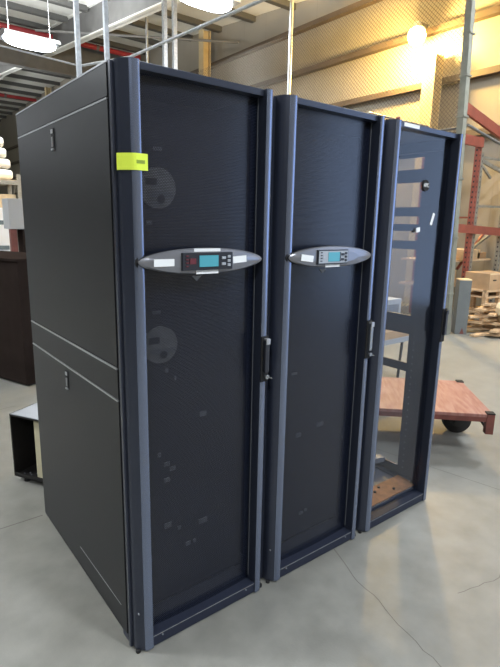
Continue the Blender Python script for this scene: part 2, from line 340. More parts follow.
# ---------------------------------------------------------------- server cabinets
PW = 0.618; H = 2.0; D = 1.065
def rack(x0, label, glass_door, left_panel, right_panel):
    t = empty('server_cabinet', (x0, 0, 0), label, 'server cabinet', None)
    x1, x2 = 0.008, PW - 0.008
    # frame
    b = MB()
    for xa, xb in ((x1, x1 + 0.05), (x2 - 0.05, x2)):
        b.box((xa, D - 0.06, 0.03), (xb, D, H - 0.02), 'inner')
        b.box((xa if xa > 0.3 else xa, 0.035, 0.03), (xb, 0.07, H - 0.02), 'inner')
        b.box((xa, 0.035, 0.03), (xb, D, 0.07), 'inner'); b.box((xa, 0.035, H - 0.07), (xb, D, H - 0.02), 'inner')
    b.box((x1, 0.033, 0.012), (x2, 0.09, 0.066), 'inner'); b.box((x1, D - 0.05, 0.03), (x2, D, 0.06), 'inner')
    b.build('frame', t)
    b = MB(); b.box((x1, 0.032, H - 0.02), (x2, D, H - 0.003), 'side', bevel=0.003); b.build('roof_panel', t)
    for sx in (0.05, PW - 0.05):
        for sy in (0.06, D - 0.06):
            b = MB(); b.cyl((sx, sy, 0), (sx, sy, 0.012), 0.022, 'gap'); b.cyl((sx, sy, 0.01), (sx, sy, 0.035), 0.008, 'chrome'); b.build('levelling_foot', t)
    def side(xa, s):
        # s=-1 outward left, +1 outward right
        o = xa + s * 0.004
        lo, hi = min(xa, o), max(xa, o)
        for nm, za, zb in (('side_panel', 1.074, 1.893), ('side_panel', 0.045, 0.952)):
            b = MB(); b.box((lo, 0.045, za), (hi, D - 0.012, zb), 'side', bevel=0.0015)
            if s < 0:   # pale strip painted in as the highlight on the folded upper edge
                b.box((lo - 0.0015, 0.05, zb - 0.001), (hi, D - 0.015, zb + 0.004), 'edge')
            if za < 0.1: b.box((lo - 0.0006, 0.09, 0.138), (lo, 0.52, 0.1405), 'edge')  # partial highlight on the lower crease, drawn as a pale strip
            p = b.build(nm, t)
            c = MB(); zt = zb - 0.018
            xx = lo - 0.0005
            c.box((xx - 0.002, 0.545, zt - 0.075), (xx, 0.575, zt), 'gap'); c.box((xx - 0.005, 0.552, zt - 0.018), (xx, 0.570, zt - 0.004), 'greybox')
            c.box((xx - 0.005, 0.553, zt - 0.066), (xx, 0.568, zt - 0.03), 'disc', bevel=0.002); c.box((xx - 0.007, 0.548, zt - 0.078), (xx, 0.570, zt - 0.072), 'edge')
            c.build('panel_latch', p)
        b = MB(); b.box((lo, 0.045, 1.9), (hi, D - 0.012, H - 0.006), 'side', bevel=0.0015)
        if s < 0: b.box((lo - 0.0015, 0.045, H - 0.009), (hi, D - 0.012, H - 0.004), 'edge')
        b.build('side_rail', t)
        b = MB(); b.box((lo, 0.045, 0.959), (hi, D - 0.012, 1.062), 'side', bevel=0.0015)
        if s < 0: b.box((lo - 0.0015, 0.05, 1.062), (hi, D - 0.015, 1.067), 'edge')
        b.build('side_rail', t)
        b = MB(); q = xa - s * 0.003; b.box((min(q, xa), 0.04, 0.03), (max(q, xa), D - 0.005, H - 0.02), 'gap'); b.build('side_liner', t)
    if left_panel: side(x1 - 0.0, -1)
    if right_panel == 'solid':
        b = MB(); b.box((x2 - 0.003, 0.04, 0.03), (x2, D - 0.01, H - 0.02), 'side'); b.build('side_panel', t)
    if right_panel == 'open':
        xr = x2 - 0.012
        b = MB(); b.box((xr, 0.04, 0.03), (x2, 0.19, H - 0.02), 'inner')
        for i in range(46):
            z = 0.12 + i * 0.0405
            b.box((xr - 0.0008, 0.150, z), (xr, 0.157, z + 0.007), 'tagpale')
        b.build('side_column', t)
        for za, zb in ((0.035, 0.124), (0.718, 0.768), (0.940, 1.048), (1.42, 1.467), (1.520, 1.558), (1.600, 1.650), (1.780, 1.850), (1.911, 1.975)):
            b = MB(); b.box((xr, 0.19, za), (x2, D - 0.05, zb), 'inner'); b.build('side_bar', t)
        b = MB(); b.box((x2 - 0.004, 0.375, 0.60), (x2 + 0.004, 0.45, H - 0.03), 'pale_rail'); b.build('mounting_rail', t)
        b = MB(); b.box((x2 - 0.03, 0.80, 0.06), (x2 - 0.012, 0.86, H - 0.03), 'inner'); b.build('mounting_rail', t)
        b = MB(); b.box((x1 + 0.03, 0.040, 0.066), (x2 - 0.03, 0.17, 0.072), 'brown', bevel=0.001); b.box((x1 + 0.03, 0.17, 0.056), (x2 - 0.03, D - 0.1, 0.060), 'inner')
        for q in ((0.2, 0.09), (0.3, 0.12), (0.42, 0.08), (0.36, 0.14)): b.cyl((q[0], q[1], 0.072), (q[0], q[1], 0.080), 0.008, 'gap', seg=8)
        b.build('base_board', t)
        b = MB(); b.bar((x1 + 0.06, 0.42, 0.13), (x2 - 0.02, 0.30, 0.13), 0.05, 0.03, 'tagpale'); b.build('base_rail', t)
    if left_panel or not glass_door:
        pass
    # left wall for the inner cabinets
    if not left_panel:
        b = MB(); b.box((x1, 0.04, 0.03), (x1 + 0.003, D - 0.01, H - 0.02), 'side'); b.build('side_panel', t)
    if not glass_door:
        b = MB(); b.box((x1 + 0.055, 0.085, 0.08), (x2 - 0.055, 0.6, H - 0.08), 'equip'); 
        eq = b.build('equipment_bay', t)
        if left_panel:
            for z in (1.651, 1.118):
                c = MB(); c.cyl((0.181, 0.085, z), (0.181, 0.074, z), 0.066, 'disc', seg=40); c.box((0.135, 0.0715, z + 0.008), (0.175, 0.0745, z + 0.03), 'module')
                c.cyl((0.19, 0.074, z - 0.035), (0.19, 0.07, z - 0.035), 0.014, 'module', seg=16); c.box((0.14, 0.072, z - 0.03), (0.235, 0.0745, z - 0.012), 'tagpale'); c.build('fan_disc', eq)
            for (lx, lz, lw, lh) in ((0.185, 1.775, 0.03, 0.012), (0.15, 1.54, 0.018, 0.014), (0.17, 1.235, 0.03, 0.012), (0.205, 1.02, 0.012, 0.014), (0.24, 0.985, 0.008, 0.014), (0.17, 0.70, 0.012, 0.016),
                                    (0.20, 0.655, 0.024, 0.016), (0.225, 0.63, 0.024, 0.016), (0.20, 0.59, 0.024, 0.016), (0.20, 0.40, 0.03, 0.02), (0.25, 0.37, 0.014, 0.012), (0.29, 0.285, 0.02, 0.014), (0.32, 0.285, 0.01, 0.012), (0.36, 0.82, 0.03, 0.02), (0.36, 0.36, 0.04, 0.02)):
                c = MB(); c.box((lx - lw / 2, 0.079, lz - lh / 2), (lx + lw / 2, 0.085, lz + lh / 2), 'tagpale'); c.build('small_label', eq)
        else:
            for (lx, lz, lw, lh) in ((0.30, 0.19, 0.022, 0.012), (0.33, 0.195, 0.014, 0.012), (0.22, 0.90, 0.03, 0.01), (0.26, 0.60, 0.03, 0.02), (0.40, 0.62, 0.04, 0.02)):
                c = MB(); c.box((lx - lw / 2, 0.079, lz - lh / 2), (lx + lw / 2, 0.085, lz + lh / 2), 'tagpale'); c.build('small_label', eq)
    b = MB()
    if glass_door: b.box((x1 + 0.05, D - 0.02, H - 0.1), (x2 - 0.05, D, H - 0.03), 'inner'); b.build('rear_crossbar', t)
    else: b.box((x1 + 0.01, D, 0.05), (x2 - 0.01, D + 0.012, H - 0.03), 'side', bevel=0.004); b.build('rear_door', t)
    # front door
    zb, zt = 0.008, 1.995
    dl = [(0.014, 0.020), (0.015, 0.004), (0.020, -0.008), (0.040, -0.029), (0.0455, -0.0335), (0.052, -0.036), (0.066, -0.036), (0.0705, -0.034), (0.0725, -0.029), (0.0725, 0.032), (0.014, 0.032)]
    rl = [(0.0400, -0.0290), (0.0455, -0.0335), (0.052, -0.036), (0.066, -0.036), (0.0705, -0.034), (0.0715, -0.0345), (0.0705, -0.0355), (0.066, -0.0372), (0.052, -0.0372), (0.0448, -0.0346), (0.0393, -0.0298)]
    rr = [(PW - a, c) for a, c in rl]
    dr = [(PW - a, c) for a, c in dl]
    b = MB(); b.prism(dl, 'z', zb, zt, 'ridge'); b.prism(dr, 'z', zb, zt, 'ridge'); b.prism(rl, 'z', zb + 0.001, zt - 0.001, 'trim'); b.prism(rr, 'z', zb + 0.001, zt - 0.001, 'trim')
    for f in b.bm.faces:
        if len(f.verts) == 4: f.smooth = True
    b.box((0.070, -0.020, zt - 0.022), (PW - 0.070, 0.03, zt), 'ridge', bevel=0.002)
    b.box((0.004, 0.018, zb), (0.075, 0.032, zt - 0.004), 'ridge'); b.box((PW - 0.075, 0.018, zb), (PW - 0.004, 0.032, zt - 0.004), 'ridge')
    b.box((0.070, -0.030, zb), (PW - 0.070, 0.031, zb + 0.046), 'sill', bevel=0.003); b.box((0.072, -0.0308, zb + 0.040), (PW - 0.072, -0.0296, zb + 0.0425), 'disc')  # thin pale strip stands in for the highlight along the sill
    door = b.build('front_door', t)
    b = MB()
    if glass_door:
        b.box((0.071, 0.006, zb + 0.044), (PW - 0.071, 0.010, zt - 0.02), 'glass'); b.build('glass_pane', door)
    else:
        n = 12; pts = []
        for i in range(n + 1):
            u = i / n; pts.append((0.071 + u * (PW - 0.142), 0.014 - 0.008 * (1 - (2 * u - 1) ** 2)))
        vs = [(b.bm.verts.new((p[0], p[1], zb + 0.044)), b.bm.verts.new((p[0], p[1], zt - 0.02))) for p in pts]
        ix = b.mi(M_['perf'])
        for i in range(n):
            f = b.bm.faces.new([vs[i][0], vs[i + 1][0], vs[i + 1][1], vs[i][1]]); f.material_index = ix; f.smooth = True
        b.build('perforated_panel', door)
        b = MB(); b.box((0.0725, 0.008, zb + 0.06), (0.0745, 0.013, zt - 0.022), 'gap'); b.box((PW - 0.0745, 0.009, zb + 0.06), (PW - 0.073, 0.0125, zt - 0.022), 'tagpale'); b.build('panel_bead', door)
    # swing handle on the right ridge
    b = MB(); b.box((0.545, -0.041, 0.945), (0.580, -0.035, 1.125), 'gap', bevel=0.003)
    h = b.build('handle_plate', door)
    b = MB(); b.box((0.553, -0.056, 0.985), (0.573, -0.040, 1.112), 'module' if (glass_door or left_panel) else 'chrome', bevel=0.004); b.box((0.556, -0.058, 1.095), (0.575, -0.04, 1.118), 'module' if glass_door else 'edge', bevel=0.003); b.build('handle_lever', h)  # brighter chrome on the middle door's lever stands in for light on it
    if not glass_door:
        b = MB(); b.cyl((0.564, -0.039, 0.968), (0.564, -0.058, 0.968), 0.009, 'chrome'); b.bar((0.564, -0.056, 0.967), (0.585, -0.060, 0.960), 0.004, 0.004, 'chrome'); b.build('key_lock', h)
    # small screws on the frame
    for (sx, sz) in ((0.025, 0.16), (0.11, 0.042), (0.50, 0.042)):
        if glass_door: break
        b = MB(); yy = -0.032 if sx > 0.07 else (-0.016 if sx < 0.03 else -0.034)
        b.cyl((sx, yy + 0.004, sz), (sx, yy - 0.003, sz), 0.003, 'tagpale', seg=10); b.build('screw', door)
    # corner buffer at the door foot
    b = MB(); b.cyl((0.02, -0.012, 0.0), (0.02, -0.012, zb + 0.002), 0.009, 'gap', seg=12); b.build('door_buffer', door)
    b = MB(); b.cyl((PW - 0.025, -0.01, 0.0), (PW - 0.025, -0.01, zb + 0.002), 0.011, 'gap', seg=12); b.build('door_buffer', door)
    return t, door

def sticker(door, name, x0, x1, z0, z1, y, m='white', label=None, tilt=0.0, t=0.0012):
    b = MB(); cx, cz = (x0 + x1) / 2, (z0 + z1) / 2
    b.box((cx - (x1 - x0) / 2, y - t, cz - (z1 - z0) / 2), (cx + (x1 - x0) / 2, y, cz + (z1 - z0) / 2), m, rot=Matrix.Rotation(tilt, 3, 'Y'))
    o = b.build(name, door)
    if label: o['label'] = label
    return o

def bezel(door, variant):
    cx, cz, hw, hh = 0.288, 1.418, 0.243, 0.043
    b = MB(); n = 56; rings = [(1.0, -0.034), (1.0, -0.046), (0.93, -0.053), (0.6, -0.057)]
    R = []
    for s, y in rings:
        r = []
        for i in range(n):
            a = 2 * math.pi * i / n
            ex = math.copysign(abs(math.cos(a)) ** 1.0, math.cos(a)); ez = math.copysign(abs(math.sin(a)) ** 1.12, math.sin(a))
            r.append(b.bm.verts.new((cx + hw * s * ex, y, cz + hh * s * ez)))
        R.append(r)
    ix = b.mi(M_['silver']); iy = b.mi(M_['gap'])
    for k in range(len(R) - 1):
        for i in range(n):
            f = b.bm.faces.new([R[k][i], R[k][(i + 1) % n], R[k + 1][(i + 1) % n], R[k + 1][i]]); f.material_index = iy if k == 0 else ix; f.smooth = k > 0
    f = b.bm.faces.new(R[-1]); f.material_index = ix; f = b.bm.faces.new(R[0][::-1]); f.material_index = iy
    bmesh.ops.recalc_face_normals(b.bm, faces=b.bm.faces)
    b.cyl((cx - hw + 0.015, -0.036, cz), (cx - hw + 0.015, -0.03, cz), 0.02, 'gap'); b.box((cx - 0.12, -0.034, cz - 0.02), (cx + 0.12, 0.012, cz + 0.02), 'gap')
    z = b.build('display_bezel', door)
    x0, x1 = (0.190, 0.388) if variant == 1 else (0.185, 0.360)
    b = MB(); b.box((x0, -0.064, cz - 0.029), (x1, -0.053, cz + 0.029), 'module', bevel=0.003)
    if variant == 2: b.box((x0 + 0.004, -0.0655, cz - 0.024), (x1 - 0.004, -0.063, cz + 0.024), 'key')
    w = x1 - x0
    for q in range(4): b.box((x0 + 0.012, -0.067, cz + 0.016 - q * 0.011), (x0 + 0.022, -0.0635, cz + 0.020 - q * 0.011), 'redled' if variant == 1 else 'module')
    b.box((x0 + 0.026, -0.0665, cz - 0.008), (x0 + 0.05, -0.0635, cz + 0.010), 'redled' if variant == 1 else 'key')
    mod = b.build('display_module', z)
    b = MB(); b.box((x0 + w * 0.32, -0.0675, cz - 0.018), (x0 + w * 0.69, -0.0635, cz + 0.019), 'lcd'); b.box((x0 + w * 0.69, -0.0676, cz - 0.018), (x0 + w * 0.73, -0.0635, cz + 0.019), 'module'); b.build('screen', mod) if False else b.build('lcd_screen', z)
    for (kx, kz, kw, kh) in ((0.80, 0.010, 0.016, 0.009), (0.80, -0.010, 0.016, 0.009), (0.91, 0.014, 0.012, 0.009), (0.91, 0.0, 0.012, 0.009), (0.91, -0.014, 0.012, 0.009)):
        b = MB(); b.box((x0 + w * kx - kw / 2, -0.069, cz + kz - kh / 2), (x0 + w * kx + kw / 2, -0.064, cz + kz + kh / 2), 'key' if variant == 1 else 'module', bevel=0.002); b.build('button', z)
    if variant == 1:
        sticker(z, 'sticker', 0.092, 0.164, 1.405, 1.428, -0.0565, label='white sticker left of the display', tilt=0.0)
        sticker(z, 'sticker', 0.238, 0.342, 1.449, 1.459, -0.0550, label='white strip above the display')
        sticker(z, 'sticker', 0.246, 0.334, 1.376, 1.388, -0.0550, label='white strip below the display')
        sticker(z, 'sticker', 0.394, 0.452, 1.409, 1.432, -0.0565, label='white sticker right of the display', tilt=-0.06)
    else:
        sticker(z, 'sticker', 0.100, 0.166, 1.403, 1.428, -0.0565, label='crooked white sticker left of the display', tilt=0.12)
        sticker(z, 'sticker', 0.236, 0.320, 1.377, 1.388, -0.0550, label='white strip below the display')
    # small triangular mark under the bezel
    b = MB(); b.prism([(0.285, 1.346), (0.305, 1.364), (0.265, 1.364)], 'y', 0.003, 0.0055, 'disc'); b.build('triangle_mark', door)

r1, d1 = rack(0.0, 'black server cabinet nearest the camera, lime tag and charcoal side panel in view', False, True, 'solid')
bezel(d1, 1)
r2, d2 = rack(PW, 'black server cabinet in the middle, perforated door with oval display', False, False, 'solid')
bezel(d2, 2)
r3, d3 = rack(2 * PW, 'black server cabinet at the right end, with see-through door and open barred side', True, False, 'open')
# lime tag wrapped on the left frame of the first door
b = MB(); 
pts = [(0.010, 0.006), (0.0185, -0.0095), (0.0385, -0.0310), (0.0445, -0.0358), (0.0515, -0.0384), (0.088, -0.0384), (0.088, -0.0394), (0.0512, -0.0394), (0.0438, -0.0368), (0.0378, -0.0320), (0.0175, -0.0100), (0.009, 0.005)]
b.prism(pts, 'z', 1.690, 1.738, 'yellow')
tg = b.build('asset_tag', d1); tg['label'] = 'lime yellow tag with faded print'
b = MB()
for i in range(8):
    x = 0.052 + i * 0.0034
    b.box((x, -0.0402, 1.709), (x + 0.0022, -0.0393, 1.719), 'ink')
b.build('tag_print', tg)
# badge, labels on the glass door
b = MB(); b.cyl((0.348, 0.006, 1.740), (0.348, -0.001, 1.740), 0.026, 'gap', seg=32); bd = b.build('logo_badge', d3)
me = text_mesh('APC', 0.024, 0.0006, 'white'); lt = bpy.data.objects.new('lettering', me); COL.objects.link(lt); lt.parent = bd
lt.location = (0.348, -0.0018, 1.740); lt.rotation_euler = (math.pi / 2, 0, 0); lt.scale = (0.95, 1.05, 1)
b = MB(); b.box((0.0, -0.002, -0.030), (0.018, 0, 0.030), 'white', rot=Matrix.Rotation(0.35, 3, 'Y')); o = b.build('torn_label', d3, loc=(0.425, 0.0055, 1.583)); o['label'] = 'slanted white torn label on glass'
b = MB(); b.box((0.0, -0.002, -0.014), (0.030, 0, 0.008), 'white', rot=Matrix.Rotation(-0.15, 3, 'Y')); b.prism([(-0.045, -0.016), (-0.012, -0.016), (-0.010, 0.006)], 'y', -0.002, 0, 'gap'); o = b.build('torn_label', d3, loc=(0.305, 0.0055, 1.532)); o['label'] = 'white and black torn label on glass'
sticker(d3, 'sticker', 0.110, 0.225, 1.977, 1.993, -0.0202, label='white label on the top of the door')
b = MB(); b.box((0.082, -0.008, 1.995), (0.094, 0.004, 2.014), 'rust'); b.build('door_clip', d3)

# ---------------------------------------------------------------- flat red cart
t = empty('platform_cart', (2.64, 0.02, 0), 'low red wooden platform cart with black wheels behind the end cabinet', 'cart', None, math.radians(45.4))
L, Wd, zt = 1.12, 0.76, 0.32      # local +x runs away to the right, +y behind the cabinet
b = MB(); b.box((0, 0, zt - 0.022), (Wd, L, zt), 'deck', bevel=0.004); b.build('deck', t)
b = MB()
for a, c in (((0.0, 0.0), (Wd, 0.03)), ((0.0, L - 0.03), (Wd, L)), ((0.0, 0.0), (0.03, L)), ((Wd - 0.03, 0.0), (Wd, L))): b.box((a[0], a[1], zt - 0.055), (c[0], c[1], zt - 0.022), 'rust')
b.build('deck_frame', t)
for cx, cy in ((0.02, 0.02), (Wd - 0.02, 0.02), (0.02, L - 0.02), (Wd - 0.02, L - 0.02)):
    b = MB(); b.box((cx - 0.025, cy - 0.025, zt - 0.14 if cx < .1 else zt - 0.07), (cx + 0.025, cy + 0.025, zt + 0.006), 'rust'); b.box((cx - 0.026, cy - 0.026, zt), (cx + 0.026, cy + 0.026, zt + 0.008), 'gap'); b.build('corner_stake', t)
b = MB(); b.cyl((0.02, 0.02, zt - 0.13), (0.22, 0.06, zt - 0.05), 0.008, 'gap', seg=8); b.build('brace', t)
def wheel(cx, cy):
    w = MB(); r = 0.105; ax = Vector((0, 1, 0))
    w.cyl((cx - 0.028, cy, r), (cx + 0.028, cy, r), r, 'tyre', seg=32); w.cyl((cx - 0.033, cy, r), (cx + 0.033, cy, r), 0.055, 'crate', seg=24); w.cyl((cx - 0.038, cy, r), (cx + 0.038, cy, r), 0.018, 'chrome', seg=12)
    o = w.build('wheel', t)
    c = MB(); c.box((cx - 0.05, cy - 0.05, zt - 0.09), (cx + 0.05, cy + 0.05, zt - 0.022), 'crate')
    for s in (-1, 1): c.box((cx + s * 0.044 - 0.004, cy - 0.02, 0.08), (cx + s * 0.044 + 0.004, cy + 0.02, zt - 0.08), 'crate')
    c.build('caster_fork', o)
wheel(0.46, 0.10); wheel(0.20, L - 0.12); wheel(0.60, L - 0.12)

# ---------------------------------------------------------------- things at the left
def frame_pts(o, ux, uy): return lambda a, c, z: (o[0] + ux[0] * a + uy[0] * c, o[1] + ux[1] * a + uy[1] * c, z)
t = empty('steel_box', (-0.02, 1.583, 0), 'open black steel box with pale grey top on the floor behind the first cabinet', 'steel box', None, math.atan2(-0.867, 0.498))
b = MB(); L, Dp, Hh = 0.50, 0.42, 0.426; z0 = 0.03; e = 0.008    # local x along the open face, +y inwards
b.box((0, 0, z0), (L, Dp, z0 + e), 'crate'); b.box((0, 0, z0), (e, Dp, Hh), 'crate'); b.box((L - e, 0, z0), (L, Dp, Hh), 'crate'); b.box((0, Dp - e, z0), (L, Dp, Hh), 'crate')
b.box((0, 0, z0), (L, 0.012, z0 + 0.022), 'crate'); b.build('shell', t)
b = MB(); b.box((0, 0, Hh - e), (L, Dp, Hh), 'crate_top', bevel=0.002); b.box((0, -0.001, Hh - 0.012), (L, 0.006, Hh - 0.004), 'crate'); b.build('top_panel', t)
b = MB(); b.box((0.15, 0.03, z0 + e), (L - 0.03, 0.38, Hh - 0.03), 'cream', bevel=0.004); b.build('inner_board', t)
for x, y in ((0.07, 0.03), (L - 0.07, 0.03), (0.07, Dp - 0.04), (L - 0.07, Dp - 0.04)):
    c = MB(); c.cyl((x, y, 0), (x, y, z0), 0.018, 'gap', seg=12); c.build('foot', t)
for x, y in ((0.05, 0.03), (0.075, 0.05), (0.10, 0.035), (0.12, 0.06)):
    c = MB(); c.cyl((x, y, z0 + e), (x, y, z0 + e + 0.006), 0.004, 'tagpale', seg=8); c.build('screw', t)

t = empty('brown_cabinet', (0.515, 3.373, 0), 'dark brown cabinet at the left edge beside the first server cabinet', 'cabinet', None, math.atan2(0.404, -0.147))
b = MB(); b.box((0, -0.62, 0.02), (1.7, 0, 1.17), 'umber', bevel=0.004); b.build('carcass', t)   # local x runs off to the left of the frame
b = MB(); b.box((-0.008, -0.64, 1.17), (1.72, 0.015, 1.195), 'umber', bevel=0.004); b.build('top', t)
b = MB(); b.box((0.02, -0.58, 0), (1.66, -0.04, 0.02), 'gap'); b.build('plinth', t)

t = empty('white_container', (0.5, 8.0, 0), 'white box with a slate stripe at the left edge above the brown cabinet', 'container')
b = MB(); b.box((-1.6, 0, 0.35), (1.05, 1.4, 1.73), 'offwhite', bevel=0.01); b.build('body', t)
b = MB(); b.box((-1.2, -0.006, 1.45), (0.985, 0, 1.52), 'slate'); b.build('stripe', t)
b = MB(); b.box((-1.6, 0.0, 0.0), (1.06, 1.4, 0.35), 'crate'); b.box((-0.6, -0.012, 1.03), (1.01, 0, 1.10), 'slate'); b.build('base_skirt', t)
t = empty('box_stand', (1.14, 6.1, 0), 'pale grey box raised on a red-brown post behind the brown cabinet', 'stand')
b = MB(); b.box((-0.035, 0.0, 1.41), (0.6, 0.35, 1.82), 'greybox', bevel=0.008); b.build('grey_box', t)
b = MB(); b.box((-0.03, 0.02, 0.02), (0.055, 0.1, 1.41), 'rust'); b.build('post', t)
b = MB(); b.box((-0.2, -0.15, 0), (0.25, 0.25, 0.02), 'rust'); b.box((0.13, 0.02, 0.02), (0.45, 0.3, 1.41), 'umber'); b.build('base', t)

# far storage rack at left with sacks
t = empty('storage_rack', (1.4, 12.0, 0), 'grey storage rack carrying white sacks at the far left', 'storage rack')
for x in (-1.2, 1.35):
    for yy in (0.0, 1.0):
        b = MB(); b.box((x - 0.05, yy - 0.05, 0), (x + 0.05, yy + 0.05, 2.6), 'uprt'); b.build('upright', t)
for z in (0.5, 1.5, 2.45):
    b = MB(); b.box((-1.25, -0.06, z - 0.1), (1.4, -0.02, z), 'uprt'); b.box((-1.25, 1.02, z - 0.1), (1.4, 1.06, z), 'uprt'); b.build('beam', t)
    b = MB(); b.box((-1.25, -0.02, z - 0.03), (1.4, 1.02, z + 0.01), 'cardlight'); b.build('shelf', t)
b = MB(); b.bar((1.25, 0, 0.3), (1.25, 1.0, 1.4), 0.04, 0.04, 'uprt'); b.bar((1.25, 1.0, 1.4), (1.25, 0, 2.3), 0.04, 0.04, 'uprt'); b.build('brace', t)
lv = ['lowest', 'second', 'third', 'fourth', 'topmost']
for i in range(5):
    b = MB(); bm2 = bmesh.new(); bmesh.ops.create_uvsphere(bm2, u_segments=20, v_segments=12, radius=1)
    w = 0.60 - 0.06 * i
    for v in bm2.verts:
        f = lambda q, p: math.copysign(abs(q) ** p, q)
        v.co = Vector((f(v.co.x, 0.3) * w, f(v.co.y, 0.35) * 0.42, f(v.co.z, 0.45) * 0.122))
    b._take(bm2, 'bag', True); o = b.build('sack', None, (2.10 + random.uniform(-.02, .02), 12.5, 2.60 + 0.245 * i), random.uniform(-.06, .06))
    tag(o, 'white sack at far left, %s of the pile on the storage rack' % lv[i], 'sack', 'white sacks at far left')
for i, (x, w, h, m, nm) in enumerate(((1.95, 0.5, 0.5, 'card', 'brown'), (2.48, 0.4, 0.62, 'cardlight', 'light tan'))):
    b = MB(); b.box((-w / 2, -0.25, 0), (w / 2, 0.25, h), m, bevel=0.006); b.box((-w / 2 - .001, -0.03, h - 0.001), (w / 2 + .001, 0.03, h + 0.002), 'bag')
    tag(b.build('cardboard_box', None, (x, 12.35, 1.512)), '%s cardboard box under the white sacks at far left' % nm, 'box')

# ---------------------------------------------------------------- fence and posts behind the cabinets
def mesh_fence(name, P, Q, z0, z1, label, parent=None, pitch=0.062, r=0.0030):
    """diamond wire between plan points P and Q as thin square wires"""
    P, Q = Vector((*P, 0)), Vector((*Q, 0)); Ln = (Q - P).length; d = (Q - P) / Ln; nrm = Vector((-d.y, d.x, 0)); hgt = z1 - z0
    b = MB(); ix = b.mi(M_['wire'])
    for s in (1, -1):
        k = -int(hgt / pitch) - 1
        while k * pitch < Ln + hgt:
            # line a = k*pitch + s*(z)   (a along, z up)
            a0 = k * pitch; 
            za, zb = 0.0, hgt
            aa, ab = a0, a0 + s * hgt
            def clip(aa, ab, za, zb):
                if aa > ab: aa, ab, za, zb = ab, aa, zb, za
                if ab <= 0 or aa >= Ln: return None
                if aa < 0: f = -aa / (ab - aa); za += f * (zb - za); aa = 0
                if ab > Ln: f = (Ln - aa) / (ab - aa); zb = za + f * (zb - za); ab = Ln
                return aa, ab, za, zb
            c = clip(aa, ab, za, zb); k += 1
            if not c or c[1] - c[0] < 0.01: continue
            aa, ab, za, zb = c
            p = P + d * aa + Vector((0, 0, z0 + za)) + nrm * s * r; q = P + d * ab + Vector((0, 0, z0 + zb)) + nrm * s * r
            ax = (q - p).normalized(); u = ax.cross(nrm).normalized() * r; w = nrm * r
            A = [b.bm.verts.new(p + u), b.bm.verts.new(p + w), b.bm.verts.new(p - u), b.bm.verts.new(p - w)]
            B = [b.bm.verts.new(q + u), b.bm.verts.new(q + w), b.bm.verts.new(q - u), b.bm.verts.new(q - w)]
            for i in range(4):
                f = b.bm.faces.new([A[i], A[(i + 1) % 4], B[(i + 1) % 4], B[i]]); f.material_index = ix
    return b.build(name, parent)
t = empty('chain_link_fence', (6.2, 2.5, 0), 'tall chain link fence on steel posts running behind the server cabinets', 'fence')
o = mesh_fence('wire_mesh', (0, 0.1), (0, 9.4), 0.05, 5.0, '', t)
b = MB(); b.bar((0, 0, 0), (-0.27, 0, 5.2), 0.09, 0.09, 'green_post', up=(0, 1, 0))
for z in (0.6, 1.4, 2.2, 3.0, 3.5, 4.0, 4.6): b.bar((-0.02 - 0.044 * z, 0, z), (-0.02 - 0.044 * z, 0, z + 0.02), 0.12, 0.12, 'green_post', up=(0, 1, 0))
b.build('corner_post', t)
b = MB(); b.cyl((-0.07, -0.02, 2.2), (-0.30, -0.02, 5.2), 0.012, 'steel_dark', seg=8); b.build('cable', t)
for yy in (3.68, 9.4):
    b = MB(); b.cyl((0, yy, 0), (0, yy, RZ(yy + 2.5) - 0.25), 0.035, 'galv'); b.build('line_post', t)
b = MB(); b.cyl((-0.03, 0, 2.90), (0, 9.4, 2.85), 0.018, 'steel_dark'); b.build('middle_rail', t)
b = MB(); b.cyl((-0.03, -0.02, 2.92), (1.6, -0.0, 2.68), 0.020, 'steel_dark'); b.build('middle_rail', t)

t = empty('chain_link_partition', (6.45, 4.45, 0), 'low chain link partition standing behind the orange pallet rack', 'fence')
mesh_fence('wire_mesh', (0, 0), (1.75, 0), 0.05, 3.4, '', t, pitch=0.06)
b = MB(); b.cyl((0, 0, 3.4), (1.75, 0, 3.4), 0.02, 'galv'); b.cyl((1.75, 0, 0), (1.75, 0, 3.4), 0.025, 'galv'); b.build('partition_frame', t)

# hanging channel posts and rails behind the first cabinet
def strut(x, y, z1, label, w=0.037):
    b = MB(); b.prism([(-w / 2, -w / 2), (w / 2, -w / 2), (w / 2, w / 2), (w * .22, w / 2), (w * .22, w * .38), (w * .36, w * .38), (w * .36, -w * .36), (-w * .36, -w * .36), (-w * .36, w * .38), (-w * .22, w * .38), (-w * .22, w / 2), (-w / 2, w / 2)], 'z', 0, z1, 'galv')
    tag(b.build('strut_post', None, (x, y, 0)), label, 'post', 'strut posts behind the cabinets')
strut(1.095, 3.2, 6.0, 'slim galvanised strut post rising left of the first cabinet top corner')
strut(1.354, 3.2, 6.0, 'slim galvanised strut post at the top front corner of the first cabinet')
strut(3.48, 6.0, 6.4, 'galvanised strut post above the perforated door, left of a close pair', 0.06)
strut(3.68, 6.05, 6.4, 'galvanised strut post above the perforated door, right of a close pair', 0.06)
b = MB(); b.cyl((1.837, 5.162, 3.4), (2.154, 4.422, 3.4), 0.016, 'galv'); b.cyl((2.154, 4.422, 3.4), (2.42, 1.50, 3.4), 0.016, 'galv')
b.cyl((1.837, 5.162, 3.4), (-0.9, 4.75, 3.4), 0.010, 'galv')
tag(b.build('cage_top_rail'), 'thin galvanised overhead rail slanting above the first cabinet', 'rail')

